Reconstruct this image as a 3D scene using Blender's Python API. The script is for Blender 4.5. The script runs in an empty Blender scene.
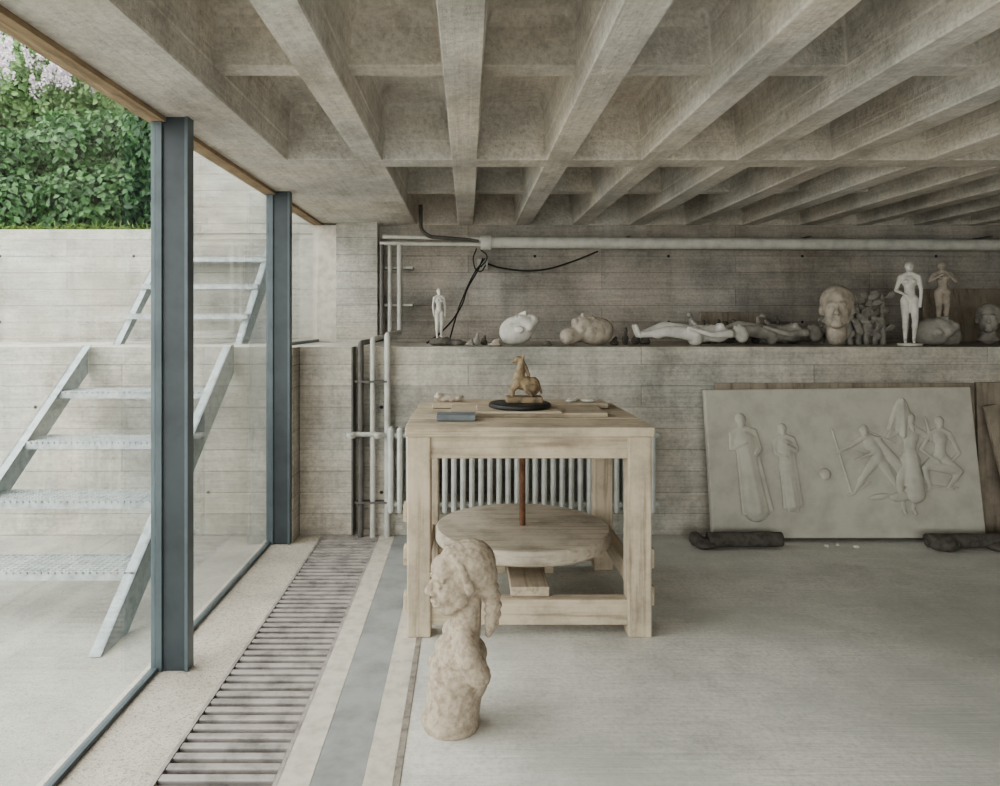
import bpy, bmesh, math, random
import numpy as np
from mathutils import Vector, Matrix, Euler, noise as mnoise
random.seed(7); np.random.seed(7)
scene = bpy.context.scene
COL = scene.collection

# ------------------------------------------------------------------ materials
def nt(name):
    m = bpy.data.materials.new(name); m.use_nodes = True
    t = m.node_tree; t.nodes.clear()
    o = t.nodes.new('ShaderNodeOutputMaterial'); b = t.nodes.new('ShaderNodeBsdfPrincipled')
    t.links.new(b.outputs[0], o.inputs[0])
    return m, t, b, o
def N(t, k, **kw):
    n = t.nodes.new(k)
    for a, v in kw.items():
        setattr(n, a, v)
    return n
def coords(t, scale=(1,1,1), rot=(0,0,0)):
    tc = N(t,'ShaderNodeTexCoord'); mp = N(t,'ShaderNodeMapping')
    mp.inputs['Scale'].default_value = scale; mp.inputs['Rotation'].default_value = rot
    t.links.new(tc.outputs['Object'], mp.inputs[0]); return mp.outputs[0]
def noise(t, vec, scale, detail=6, rough=.6):
    n = N(t,'ShaderNodeTexNoise'); n.inputs['Scale'].default_value = scale
    n.inputs['Detail'].default_value = detail; n.inputs['Roughness'].default_value = rough
    t.links.new(vec, n.inputs['Vector']); return n.outputs['Fac']
def ramp(t, fac, stops):
    r = N(t,'ShaderNodeValToRGB'); e = r.color_ramp.elements
    while len(e) < len(stops): e.new(.5)
    for i,(p,c) in enumerate(stops):
        e[i].position = p; e[i].color = (c[0],c[1],c[2],1)
    t.links.new(fac, r.inputs[0]); return r.outputs[0]
def mix(t, a, b, fac, mode='MIX'):
    m = N(t,'ShaderNodeMixRGB', blend_type=mode)
    if isinstance(fac,(int,float)): m.inputs[0].default_value = fac
    else: t.links.new(fac, m.inputs[0])
    for i,v in ((1,a),(2,b)):
        if isinstance(v,tuple): m.inputs[i].default_value = (*v,1)
        else: t.links.new(v, m.inputs[i])
    return m.outputs[0]
def math_(t, op, a, b=None, c=None):
    n = N(t,'ShaderNodeMath',operation=op)
    for i,v in enumerate((a,b,c)):
        if v is None: continue
        if isinstance(v,(int,float)): n.inputs[i].default_value=v
        else: t.links.new(v,n.inputs[i])
    return n.outputs[0]
def g(v): return (v,v,v)
def bump(t, b, h, strength, dist=.01, prev=None):
    n = N(t,'ShaderNodeBump'); n.inputs['Strength'].default_value = strength
    n.inputs['Distance'].default_value = dist
    t.links.new(h, n.inputs['Height'])
    if prev is not None: t.links.new(prev, n.inputs['Normal'])
    t.links.new(n.outputs[0], b.inputs['Normal']); return n.outputs[0]

def concrete(name, base, var=.25, axis=None, rough=.9, bmp=.4, board=.16, grain=None, stain=None, speck=0.3, stainpos=(.5,.68)):
    """cast concrete; axis 'xz'/'yz' adds the horizontal board-marking of the formwork and tie holes"""
    m,t,b,o = nt(name)
    v = coords(t)
    dark = tuple(c*(1-var) for c in base); light = tuple(min(1,c*(1+var*.55)) for c in base)
    c = ramp(t, noise(t,v,1.3,8,.66), [(.33,dark),(.5,base),(.66,light)])
    c = mix(t, c, ramp(t,noise(t,coords(t,(1,1,1.3)),.8,3),[(.4,(1.04,1.0,.95)),(.6,(.96,.985,1.0))]), .7, 'MULTIPLY')
    f = noise(t,v,38,5,.7)
    c = mix(t, c, ramp(t,f,[(.35,g(.68)),(.55,g(1.0)),(.75,g(1.12))]), speck+.3, 'MULTIPLY')
    pores = N(t,'ShaderNodeTexVoronoi'); pores.inputs['Scale'].default_value = 26
    t.links.new(v, pores.inputs['Vector'])
    pr = ramp(t, pores.outputs['Distance'], [(.05,g(.3)),(.12,g(1))])
    nmask = ramp(t, noise(t,v,5,3), [(.48,g(0)),(.6,g(1))])
    pm = mix(t, g(1.0), pr, nmask)
    c = mix(t, c, pm, .6, 'MULTIPLY')
    nrm = bump(t,b,noise(t,v,9,9,.65),bmp,.03)
    nrm = bump(t,b,f,bmp*.6,.008,nrm)
    if axis:
        tc = N(t,'ShaderNodeTexCoord'); sx = N(t,'ShaderNodeSeparateXYZ'); cx = N(t,'ShaderNodeCombineXYZ')
        t.links.new(tc.outputs['Object'], sx.inputs[0])
        U = sx.outputs['X' if axis=='xz' else 'Y']; W = sx.outputs['Z']
        t.links.new(U, cx.inputs[0]); t.links.new(W, cx.inputs[1])
        br = N(t,'ShaderNodeTexBrick'); br.inputs['Scale'].default_value = 1
        br.inputs['Brick Width'].default_value = 2.6; br.inputs['Row Height'].default_value = board
        br.inputs['Mortar Size'].default_value = .004; br.inputs['Mortar Smooth'].default_value = .5
        br.inputs['Color1'].default_value = (1.07,1.07,1.07,1); br.inputs['Color2'].default_value = (.80,.80,.81,1)
        br.inputs['Mortar'].default_value = (.56,.55,.54,1)
        t.links.new(cx.outputs[0], br.inputs['Vector'])
        c = mix(t, c, br.outputs['Color'], .65, 'MULTIPLY')
        nrm = bump(t,b,br.outputs['Fac'],.6,.006,nrm)
        gf = noise(t,coords(t,(1.2,1.2,45)),1.6,4,.6)
        c = mix(t,c,ramp(t,gf,[(.35,g(.82)),(.6,g(1.08))]),.65,'MULTIPLY')
        nrm = bump(t,b,gf,.35,.01,nrm)
        sf = noise(t,coords(t,(5,5,.45)),1,5,.6)
        c = mix(t,c,ramp(t,sf,[(.34,g(.66)),(.5,g(1))]),.55,'MULTIPLY')
        bl = noise(t,coords(t,(1.6,1.6,2.2)),1.5,7,.7)
        c = mix(t,c,ramp(t,bl,[(.38,g(.72)),(.5,g(1)),(.64,g(1.12))]),.6,'MULTIPLY')
        fu = math_(t,'SUBTRACT',math_(t,'FRACT',math_(t,'MULTIPLY',U,1/1.3)),.5)
        fw = math_(t,'SUBTRACT',math_(t,'FRACT',math_(t,'MULTIPLY',W,1/.64)),.5)
        du = math_(t,'MULTIPLY',fu,1.3); dw = math_(t,'MULTIPLY',fw,.64)
        dd = math_(t,'SQRT',math_(t,'ADD',math_(t,'MULTIPLY',du,du),math_(t,'MULTIPLY',dw,dw)))
        hole = ramp(t,dd,[(.011,g(.12)),(.016,g(1))])
        c = mix(t,c,hole,1.0,'MULTIPLY')
    if grain=='y':
        gf = noise(t,coords(t,(34,.9,34)),1.5,5,.6)
        c = mix(t,c,ramp(t,gf,[(.32,g(.80)),(.6,g(1.06))]),.45,'MULTIPLY'); nrm = bump(t,b,gf,.4,.01,nrm)
        st = noise(t,coords(t,(1.6,.9,1.6)),1.5,8,.68)
        c = mix(t,c,ramp(t,st,[(.38,(.64,.63,.61)),(.48,g(1)),(.64,g(1.14))]),.6,'MULTIPLY')
    if stain:
        c = mix(t,c,stain,ramp(t,noise(t,v,2.2,5),[(stainpos[0],g(0)),(stainpos[1],g(.7))]))
    t.links.new(c, b.inputs['Base Color']); b.inputs['Roughness'].default_value = rough
    b.inputs['Specular IOR Level'].default_value = .25
    return m

def floor_mat(name, base):
    m,t,b,o = nt(name); v = coords(t)
    c = ramp(t, noise(t,v,.9,7,.65), [(.36,tuple(x*.78 for x in base)),(.5,base),(.66,tuple(min(1,x*1.1) for x in base))])
    l = noise(t,coords(t,(1.3,42,1)),1.6,4,.6)
    c = mix(t,c,ramp(t,l,[(.3,g(.82)),(.55,g(1.03))]),.55,'MULTIPLY')
    s = noise(t,v,45,4,.75); c = mix(t,c,ramp(t,s,[(.38,g(.74)),(.55,g(1)),(.7,g(1.06))]),.6,'MULTIPLY')
    k = noise(t,v,5,6,.7); c = mix(t,c,ramp(t,k,[(.36,g(.82)),(.52,g(1.02))]),.6,'MULTIPLY')
    st = ramp(t, noise(t,coords(t,(.6,1,1)),1.1,5,.62),[(.47,g(0)),(.62,g(.7))])
    c = mix(t,c,(base[0]*.74,base[1]*.765,base[2]*.76),st)
    t.links.new(c,b.inputs['Base Color'])
    n = bump(t,b,l,.35,.006); bump(t,b,s,.25,.003,n)
    t.links.new(ramp(t,noise(t,v,3,4),[(.3,g(.5)),(.7,g(.75))]), b.inputs['Roughness'])
    b.inputs['Specular IOR Level'].default_value=.3
    return m

def pebble(name, base, sc=95, k=.6):
    m,t,b,o = nt(name); v = coords(t)
    vo = N(t,'ShaderNodeTexVoronoi'); vo.inputs['Scale'].default_value = sc; t.links.new(v,vo.inputs['Vector'])
    hs = N(t,'ShaderNodeSeparateColor'); t.links.new(vo.outputs['Color'],hs.inputs[0])
    c = ramp(t, hs.outputs[0], [(0,tuple(x*k for x in base)),(.3,base),(1,tuple(min(1,x*1.1) for x in base))])
    c = mix(t,c,ramp(t,noise(t,v,1.7,7,.7),[(.34,g(.72)),(.62,g(1.06))]),.9,'MULTIPLY')
    t.links.new(c,b.inputs['Base Color']); bump(t,b,vo.outputs['Distance'],.3,.004)
    b.inputs['Roughness'].default_value=.85; return m

def wood(name, base, dark, axis='x', rough=.8, contrast=1.0):
    m,t,b,o = nt(name)
    sc = {'x':(1.2,26,26),'y':(26,1.2,26),'z':(26,26,1.2)}[axis]
    v = coords(t,sc); f = noise(t,v,1.3,7,.62)
    c = ramp(t,f,[(.3,dark),(.48,base),(.75,tuple(min(1,x*1.12) for x in base))])
    c = mix(t,c,ramp(t,noise(t,coords(t),5,7,.7),[(.32,g(.62)),(.56,g(1.05))]),.8*contrast,'MULTIPLY')
    t.links.new(c,b.inputs['Base Color']); b.inputs['Roughness'].default_value=rough
    bump(t,b,f,.4,.008); b.inputs['Specular IOR Level'].default_value=.25
    return m

def plain(name, base, var=.15, scale=12, rough=.6, metal=0, bmp=.15, dist=.01, base2=None, detail=6):
    m,t,b,o = nt(name); v=coords(t); f = noise(t,v,scale,detail,.62)
    c2 = base2 or tuple(x*(1-var*1.6) for x in base)
    c = ramp(t,f,[(.32,c2),(.55,base),(.75,tuple(min(1,x*(1+var*.5)) for x in base))])
    t.links.new(c,b.inputs['Base Color']); b.inputs['Roughness'].default_value=rough
    b.inputs['Metallic'].default_value=metal
    if bmp: bump(t,b,f,bmp,dist)
    return m

M = {}
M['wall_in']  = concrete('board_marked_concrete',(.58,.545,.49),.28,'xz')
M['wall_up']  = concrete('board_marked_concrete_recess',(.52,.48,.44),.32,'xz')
M['wall_side']= concrete('board_marked_concrete_side',(.53,.505,.46),.25,'yz')
M['wall_out'] = concrete('weathered_concrete',(.51,.495,.45),.30,'xz',stain=(.37,.355,.30))
M['ceil']     = concrete('coffered_concrete',(.68,.64,.59),.24,None,bmp=.7,grain='y',speck=.3)
M['floor']    = floor_mat('brushed_concrete',(.75,.73,.69))
M['peb']      = pebble('exposed_aggregate',(.62,.56,.49),130,.66)
M['yard']     = pebble('yard_gravel',(.41,.395,.355),150,.72)
M['curb']     = plain('limestone_curb',(.64,.59,.52),.15,14,.8)
M['slate']    = plain('slate_strip',(.37,.375,.37),.18,5,.55)
M['slat']     = plain('grate_slat_paint',(.43,.39,.37),.3,9,.6)
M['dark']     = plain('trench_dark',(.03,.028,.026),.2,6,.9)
M['steel']    = plain('blue_grey_painted_steel',(.055,.066,.075),.15,5,.42,.0,.05)
M['steel_e']  = plain('blue_grey_steel_edge',(.11,.135,.15),.15,5,.4,.0,.05)
M['galv']     = plain('galvanised_steel',(.36,.40,.41),.2,16,.45,.25,.04)
M['galv_l']   = plain('worn_galvanised_tread',(.45,.48,.48),.2,16,.5,.2,.04)
M['tanwood']  = wood('window_head_timber',(.36,.27,.18),(.20,.14,.09),'y')
M['wx'] = wood('workbench_timber_x',(.56,.475,.37),(.36,.285,.21),'x')
M['wy'] = wood('workbench_timber_y',(.54,.46,.36),(.34,.27,.20),'y')
M['wz'] = wood('workbench_timber_z',(.55,.465,.365),(.34,.27,.20),'z')
M['disc'] = wood('turntable_timber',(.50,.44,.365),(.35,.29,.23),'x')
M['rust'] = plain('rusty_iron',(.20,.10,.06),.3,20,.75,.3)
M['angle'] = plain('worn_steel_angle',(.38,.34,.30),.3,20,.6,.2)
M['plaster'] = plain('white_plaster',(.76,.73,.68),.14,14,.8,0,.25,.01)
M['plaster_d'] = plain('dusty_plaster',(.44,.41,.37),.25,9,.85,0,.3,.01)
M['relief'] = plain('relief_plaster',(.53,.505,.445),.10,7,.7,0,.35,.012)
M['clay_old'] = plain('grey_clay',(.20,.18,.16),.3,16,.9,0,.4,.01)
M['pinkstone']= plain('pink_plaster',(.54,.47,.40),.25,14,.85,0,.4,.01)
M['terra'] = plain('rough_terracotta',(.43,.36,.285),.22,40,.9,0,.5,.004,(.27,.215,.165),8)
M['horse'] = plain('glazed_ochre_clay',(.32,.24,.15),.35,18,.6,0,.5,.01,(.12,.09,.06))
M['black'] = plain('black_lacquer',(.03,.03,.03),.2,8,.45)
M['pipe']  = plain('painted_pipe',(.80,.78,.73),.12,10,.55)
M['pipe_d']= plain('dark_pipe',(.14,.13,.12),.2,10,.6)
M['pipe_l']= plain('pale_pipe',(.56,.55,.51),.15,10,.5)
M['rad']   = plain('radiator_enamel',(.62,.63,.60),.12,10,.4)
M['cloth'] = plain('dark_felt',(.12,.105,.095),.3,22,.95,0,.6,.01)
M['brown'] = wood('dark_board',(.34,.29,.235),(.20,.165,.135),'z')
M['greyslab'] = plain('blue_slate_slab',(.20,.22,.24),.15,12,.6)
M['earth'] = plain('grass_soil',(.09,.14,.04),.4,9,.95,0,.6,.03)
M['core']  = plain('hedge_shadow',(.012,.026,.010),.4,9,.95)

def leaf_mat(name, c1, c2, c3, rough=.4):
    m,t,b,o = nt(name)
    tc = N(t,'ShaderNodeNewGeometry')
    c = ramp(t, tc.outputs['Random Per Island'], [(0,c1),(.5,c2),(1,c3)])
    t.links.new(c,b.inputs['Base Color']); b.inputs['Roughness'].default_value=rough
    tr = N(t,'ShaderNodeBsdfTranslucent'); t.links.new(c,tr.inputs[0])
    ms = N(t,'ShaderNodeMixShader'); ms.inputs[0].default_value=.3
    t.links.new(b.outputs[0],ms.inputs[1]); t.links.new(tr.outputs[0],ms.inputs[2]); t.links.new(ms.outputs[0],o.inputs[0])
    return m
M['leaf']  = leaf_mat('ivy_leaf',(.03,.075,.03),(.06,.145,.05),(.14,.27,.11))
M['leaf2'] = leaf_mat('lilac_leaf',(.09,.18,.07),(.16,.29,.11),(.28,.43,.18),.5)
M['bloom'] = leaf_mat('lilac_bloom',(.60,.50,.58),(.72,.64,.71),(.84,.80,.83),.7)
M['grass'] = leaf_mat('grass_blade',(.14,.22,.06),(.20,.30,.09),(.30,.39,.15))

def glass_mat():
    # thin sheet glass: clear transmission with a Schlick reflection term (same from both faces)
    m,t,b,o = nt('window_glass'); t.nodes.remove(b)
    tr = N(t,'ShaderNodeBsdfTransparent'); tr.inputs[0].default_value=(.95,.975,.965,1)
    gl = N(t,'ShaderNodeBsdfGlossy'); gl.inputs['Roughness'].default_value=.01
    lw = N(t,'ShaderNodeLayerWeight'); lw.inputs['Blend'].default_value=.5
    pw = math_(t,'POWER',lw.outputs['Facing'],4); ma = math_(t,'MULTIPLY_ADD',pw,.85,.05)
    ms = N(t,'ShaderNodeMixShader')
    t.links.new(ma,ms.inputs[0]); t.links.new(tr.outputs[0],ms.inputs[1]); t.links.new(gl.outputs[0],ms.inputs[2])
    t.links.new(ms.outputs[0],o.inputs[0]); return m
M['glass'] = glass_mat()

# ------------------------------------------------------------------ mesh helpers
def empty(name):
    e = bpy.data.objects.new(name,None); COL.objects.link(e); e.empty_display_size=.1; return e
def mkobj(name, bm, mat, parent=None, smooth=False, bevel=0):
    me = bpy.data.meshes.new(name)
    if smooth!='raw': bmesh.ops.recalc_face_normals(bm, faces=bm.faces[:])
    bm.to_mesh(me); bm.free()
    if mat is not None: me.materials.append(mat)
    ob = bpy.data.objects.new(name,me); COL.objects.link(ob)
    if smooth is True:
        for p in me.polygons: p.use_smooth=True
    if bevel:
        md = ob.modifiers.new('b','BEVEL'); md.width=bevel; md.segments=2; md.limit_method='ANGLE'
    if parent: ob.parent=parent
    return ob
def bm_box(bm,x0,x1,y0,y1,z0,z1,mt=None):
    vs=[bm.verts.new(p) for p in ((x0,y0,z0),(x1,y0,z0),(x1,y1,z0),(x0,y1,z0),(x0,y0,z1),(x1,y0,z1),(x1,y1,z1),(x0,y1,z1))]
    if mt is not None:
        for v in vs: v.co = mt @ v.co
    for f in ((3,2,1,0),(4,5,6,7),(0,1,5,4),(1,2,6,5),(2,3,7,6),(3,0,4,7)): bm.faces.new([vs[i] for i in f])
def box(name,x0,x1,y0,y1,z0,z1,mat,parent=None,bevel=0,mt=None):
    bm=bmesh.new(); bm_box(bm,x0,x1,y0,y1,z0,z1,mt); return mkobj(name,bm,mat,parent,False,bevel)
def boxes(name,lst,mat,parent=None,bevel=0):
    bm=bmesh.new()
    for b in lst: bm_box(bm,*b)
    return mkobj(name,bm,mat,parent,False,bevel)
def prism(name, pts, x0, x1, mat, parent=None, bevel=0):
    bm=bmesh.new(); a=[bm.verts.new((x0,p[0],p[1])) for p in pts]; b=[bm.verts.new((x1,p[0],p[1])) for p in pts]
    n=len(pts); bm.faces.new(a); bm.faces.new(b[::-1])
    for i in range(n): bm.faces.new((a[i],b[i],b[(i+1)%n],a[(i+1)%n]))
    return mkobj(name,bm,mat,parent,False,bevel)
def tube(name, pts, r, mat, parent=None, smoothcurve=False, res=10):
    cu=bpy.data.curves.new(name,'CURVE'); cu.dimensions='3D'; cu.bevel_depth=r; cu.bevel_resolution=4; cu.use_fill_caps=True
    if smoothcurve:
        s=cu.splines.new('BEZIER'); s.bezier_points.add(len(pts)-1)
        for bp,p in zip(s.bezier_points,pts): bp.co=p; bp.handle_left_type=bp.handle_right_type='AUTO'
        cu.resolution_u=res
    else:
        P=[Vector(p) for p in pts]; Q=[P[0]]
        for i in range(1,len(P)-1):
            a=(P[i-1]-P[i]); b=(P[i+1]-P[i]); d=min(r*2.2,a.length*.45,b.length*.45)
            a.normalize(); b.normalize()
            s0=P[i]+a*d; s1=P[i]+b*d
            for k in range(5):
                u=k/4; Q.append((1-u)**2*s0+2*u*(1-u)*P[i]+u*u*s1)
        Q.append(P[-1])
        s=cu.splines.new('POLY'); s.points.add(len(Q)-1)
        for sp,p in zip(s.points,Q): sp.co=(p[0],p[1],p[2],1)
    ob=bpy.data.objects.new(name,cu); COL.objects.link(ob); cu.materials.append(mat)
    me=bpy.data.meshes.new_from_object(ob.evaluated_get(bpy.context.evaluated_depsgraph_get()))
    bpy.data.objects.remove(ob)
    me.name=name
    for p in me.polygons: p.use_smooth=True
    ob=bpy.data.objects.new(name,me); COL.objects.link(ob)
    if not me.materials: me.materials.append(mat)
    if parent: ob.parent=parent
    return ob
def lathe(name, prof, mat, parent=None, loc=(0,0,0), seg=48, smooth=True):
    bm=bmesh.new(); rings=[]
    for r,z in prof:
        rings.append([bm.verts.new((loc[0]+r*math.cos(2*math.pi*i/seg),loc[1]+r*math.sin(2*math.pi*i/seg),loc[2]+z)) for i in range(seg)])
    for a,b in zip(rings,rings[1:]):
        for i in range(seg): bm.faces.new((a[i],a[(i+1)%seg],b[(i+1)%seg],b[i]))
    bm.faces.new(rings[0][::-1]); bm.faces.new(rings[-1])
    ob=mkobj(name,bm,mat,parent,False)
    if smooth:
        md=ob.modifiers.new('b','BEVEL'); md.width=.004; md.segments=2; md.limit_method='ANGLE'
    return ob

# --- sculpting: ellipsoids and tapered capsules fused with a voxel remesh
def E(c,r,rot=(0,0,0)): return ('e',Vector(c),r,rot)
def C(a,b,r0,r1): return ('c',Vector(a),Vector(b),r0,r1)
def sculpt(name, parts, mat, voxel, parent=None, mt=Matrix(), rough=0, rscale=20, smooth=2, clamp=None, cut=None):
    bm=bmesh.new()
    for p in parts:
        if p[0]=='e':
            r=bmesh.ops.create_icosphere(bm,subdivisions=3,radius=1)
            T=Matrix.Translation(p[1])@Euler(p[3]).to_matrix().to_4x4()@Matrix.Diagonal((*p[2],1))
            bmesh.ops.transform(bm,matrix=T,verts=r['verts'])
        else:
            a,b,r0,r1=p[1:]; d=b-a; L=d.length
            q=d.to_track_quat('Z','Y').to_matrix().to_4x4()
            for c,rr in ((a,r0),(b,r1)):
                r=bmesh.ops.create_icosphere(bm,subdivisions=2,radius=rr)
                bmesh.ops.translate(bm,vec=c,verts=r['verts'])
            r=bmesh.ops.create_cone(bm,cap_ends=True,segments=16,radius1=r0,radius2=r1,depth=L)
            bmesh.ops.transform(bm,matrix=Matrix.Translation((a+b)/2)@q,verts=r['verts'])
    me=bpy.data.meshes.new('t'); bm.to_mesh(me); bm.free()
    ob=bpy.data.objects.new('t',me); COL.objects.link(ob)
    md=ob.modifiers.new('r','REMESH'); md.mode='VOXEL'; md.voxel_size=voxel
    ms=ob.modifiers.new('s','SMOOTH'); ms.factor=.5; ms.iterations=smooth
    me2=bpy.data.meshes.new_from_object(ob.evaluated_get(bpy.context.evaluated_depsgraph_get()))
    bpy.data.objects.remove(ob); me2.name=name
    if cut:
        for v in me2.vertices:
            for c,r,dp in cut:
                d=(v.co-Vector(c)).length
                if d<r: v.co += Vector((1,0,0))*dp*(1-(d/r)**2)
    if rough:
        ns=[v.normal.copy() for v in me2.vertices]
        for v,n in zip(me2.vertices,ns):
            v.co += n*(mnoise.fractal(v.co*rscale,1.0,2.0,4)*rough)
    if clamp is not None:
        for v in me2.vertices:
            if v.co.z<clamp: v.co.z=clamp
    me2.transform(mt)
    me2.materials.clear(); me2.materials.append(mat)
    for p in me2.polygons: p.use_smooth=True
    ob=bpy.data.objects.new(name,me2); COL.objects.link(ob)
    if parent: ob.parent=parent
    return ob
def rest(ob, z):
    """drop a sculpted mesh so that its lowest point sits at height z"""
    lo=min(v.co.z for v in ob.data.vertices); ob.data.transform(Matrix.Translation((0,0,z-lo))); return ob

def body(pose=None, female=True, hair=True):
    """standing figure, unit height, facing -Y; pose overrides joint positions"""
    J=dict(head=(0,-.005,.93),neck=(0,0,.87),chest=(0,0,.755),waist=(0,.0,.655),hip=(0,.005,.56),
      shL=(-.095,0,.815),elL=(-.125,.01,.65),haL=(-.115,-.03,.49),
      shR=(.095,0,.815),elR=(.125,.01,.65),haR=(.115,-.03,.49),
      hpL=(-.045,0,.53),knL=(-.045,-.015,.285),anL=(-.042,.012,.045),
      hpR=(.045,0,.53),knR=(.045,-.015,.285),anR=(.042,.012,.045),
      ftL=(-.047,-.05,.015),ftR=(.047,-.05,.015))
    if pose: J.update(pose)
    V={k:Vector(v) for k,v in J.items()}
    P=[E(V['head'],(.042,.05,.062)),C(V['neck']-Vector((0,0,.01)),V['head'],.027,.027),
       E(V['chest'],(.082,.055,.085)),C(V['shL'],V['shR'],.030,.030),C(V['shL'],V['neck'],.026,.026),C(V['shR'],V['neck'],.026,.026),
       C(V['chest'],V['waist'],.064,.056),C(V['waist'],V['hip'],.056,.068),E(V['hip'],(.084,.062,.062))]
    P.append(E(V['head']+Vector((0,-.05,-.008)),(.008,.014,.014)))
    P.append(E(V['head']+Vector((0,-.036,-.045)),(.018,.018,.014)))
    if hair: P.append(E(V['head']+Vector((0,.022,.016)),(.05,.048,.058)))
    if female:
        for s in (-1,1): P.append(E(V['chest']+Vector((s*.038,-.047,.0)),(.028,.028,.028)))
        for s in (-1,1): P.append(E(V['hip']+Vector((s*.04,.035,-.02)),(.045,.045,.05)))
    for s in 'LR':
        P+= [C(V['sh'+s],V['el'+s],.030,.022),C(V['el'+s],V['ha'+s],.022,.014)]
        d=(V['ha'+s]-V['el'+s]).normalized()
        P.append(C(V['ha'+s],V['ha'+s]+d*.045,.016,.012))
        P+= [C(V['hp'+s],V['kn'+s],.056,.036),C(V['kn'+s],V['an'+s],.036,.019),E((V['kn'+s]*.68+V['an'+s]*.32)+Vector((0,.01,0)),(.034,.034,.06)),
             C(V['an'+s],V['ft'+s],.02,.018)]
    return P
def place(loc,scale=1,rx=0,ry=0,rz=0):
    return Matrix.Translation(loc)@Euler((math.radians(rx),math.radians(ry),math.radians(rz))).to_matrix().to_4x4()@Matrix.Scale(scale,4)

# ================================================================== ROOM SHELL
LW=5.41; UW=7.0; LZ=1.412; CZ=2.54; GX=-1.43; RX=6.6; BY=-4.0
box('floor',-.235,RX,BY,LW,-.2,0,M['floor'])
box('trim_1',-1.49,-1.10,BY,LW,-.2,0,M['peb'])
box('trim_2',-.66,-.548,BY,LW,-.2,0.001,M['curb'])
box('trim_3',-.547,-.366,BY,LW,-.2,0.0,M['slate'])
box('trim_4',-.365,-.262,BY,LW,-.2,0.001,M['curb'])
box('trim_5',-.261,-.236,BY,LW,-.2,0.003,M['angle'])
gr=empty('floor_grate')
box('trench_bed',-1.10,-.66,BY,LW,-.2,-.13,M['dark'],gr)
lst=[]; y=BY+.05
while y<5.30:
    lst.append((-1.085,-.675,y,y+.036,-.03,.0)); y+=.064
boxes('slats',lst,M['slat'],gr,.004)
boxes('frame',[(-1.10,-1.085,BY,LW,-.13,.002),(-.675,-.66,BY,LW,-.13,.002),(-.89,-.875,BY,5.3,-.07,-.031),(-1.10,-.66,5.31,LW,-.13,.0)],M['slat'],gr)
lg=empty('concrete_ledge')
box('block_left',-1.265,-.871,LW,UW,-.2,LZ,M['wall_in'],lg)
box('block_main',-.68,RX,LW,UW,-.2,LZ,M['wall_in'],lg)
box('niche_back',-.871,-.68,LW+.16,UW,-.2,LZ,M['wall_in'],lg)
box('niche_floor',-.871,-.68,LW,LW+.16,-.2,0,M['curb'],lg)
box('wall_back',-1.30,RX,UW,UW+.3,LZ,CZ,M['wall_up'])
box('wall_pier',-1.25,-.86,UW-.18,UW,LZ,CZ,M['wall_in'])
box('wall_right',RX,RX+.3,BY,UW,0,CZ,M['wall_side'])
boxes('wall_front',[(4.5,RX,BY-.3,BY,0,CZ),(-1.49,4.5,BY-.3,BY,2.42,CZ)],M['wall_in'])
def ceiling():
    bm=bmesh.new()
    def quad(x0,x1,y0,y1,z):
        vs=[bm.verts.new(p) for p in ((x0,y0,z),(x0,y1,z),(x1,y1,z),(x1,y0,z))]; bm.faces.new(vs)
    rows=[(-4.1,-1.50),(-1.35,1.33),(1.50,4.18),(4.36,6.96)]
    xs=[(-1.12+.55*k+.07,-1.12+.55*k+.48) for k in range(14)]
    quad(-1.49,xs[0][0],BY-.3,UW,CZ)
    for a,b in zip(xs,xs[1:]): quad(a[1],b[0],BY-.3,UW,CZ)
    quad(xs[-1][1],RX+.3,BY-.3,UW,CZ)
    for (x0,x1) in xs:
        ys=[BY-.3]+[v for r in rows for v in r]+[UW]
        for a,b in zip(ys[::2],ys[1::2]): quad(x0,x1,a,b,CZ)
    def loop(x0,x1,y0,y1,z,r):
        out=[]
        for cx,cy,a0 in ((x1-r,y1-r,0),(x0+r,y1-r,90),(x0+r,y0+r,180),(x1-r,y0+r,270)):
            for k in range(5):
                a=math.radians(a0+90*k/4); out.append(bm.verts.new((cx+r*math.cos(a),cy+r*math.sin(a),z)))
        return out
    def pan(x0,x1,y0,y1,zb,prof,close=True):
        L=[loop(x0+i,x1-i,y0+i,y1-i,zb+h,r) for i,h,r in prof]
        for a,b in zip(L,L[1:]):
            for k in range(len(a)): bm.faces.new((a[k],b[k],b[(k+1)%len(a)],a[(k+1)%len(a)]))
        if close: bm.faces.new(L[-1])
    low=[(0,0,.002),(.004,.008,.004),(.010,.105,.008)]
    up=[(0,0,.004),(.004,.006,.006),(.018,.155,.012),(.036,.195,.02),(.058,.212,.02)]
    for ri,(y0,y1) in enumerate(rows):
        for ci,(x0,x1) in enumerate(xs):
            if ri==3 and ci==0: quad(x0,x1,y0,y1,CZ); continue
            # each bay: a deep pan split into two coffers by a shallower cross rib
            pan(x0,x1,y0,y1,CZ,low,False)
            i=low[-1][0]; zb=CZ+low[-1][1]; ym=(y0+y1)/2+.16; h=.055
            quad(x0+i,x1-i,ym-h,ym+h,zb)
            pan(x0+i,x1-i,y0+i,ym-h,zb,up); pan(x0+i,x1-i,ym+h,y1-i,zb,up)
    bm_box(bm,-1.49,RX+.3,BY-.3,UW+.3,CZ+.34,CZ+.5)
    bm_box(bm,-1.49,-1.46,BY-.3,UW+.3,CZ,CZ+.34)
    bm_box(bm,-1.49,RX+.3,UW+.01,UW+.3,CZ,CZ+.34); bm_box(bm,-1.49,RX+.3,BY-.3,BY-.28,CZ,CZ+.34); bm_box(bm,RX+.28,RX+.3,BY,UW,CZ,CZ+.34)
    mkobj('ceiling',bm,M['ceil'],None,'raw')
ceiling()
def pane(name,y0,y1,z0,z1):
    e=empty(name); box('glass_pane',GX-.004,GX+.004,y0,y1,z0,z1,M['glass'],e); return e
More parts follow.
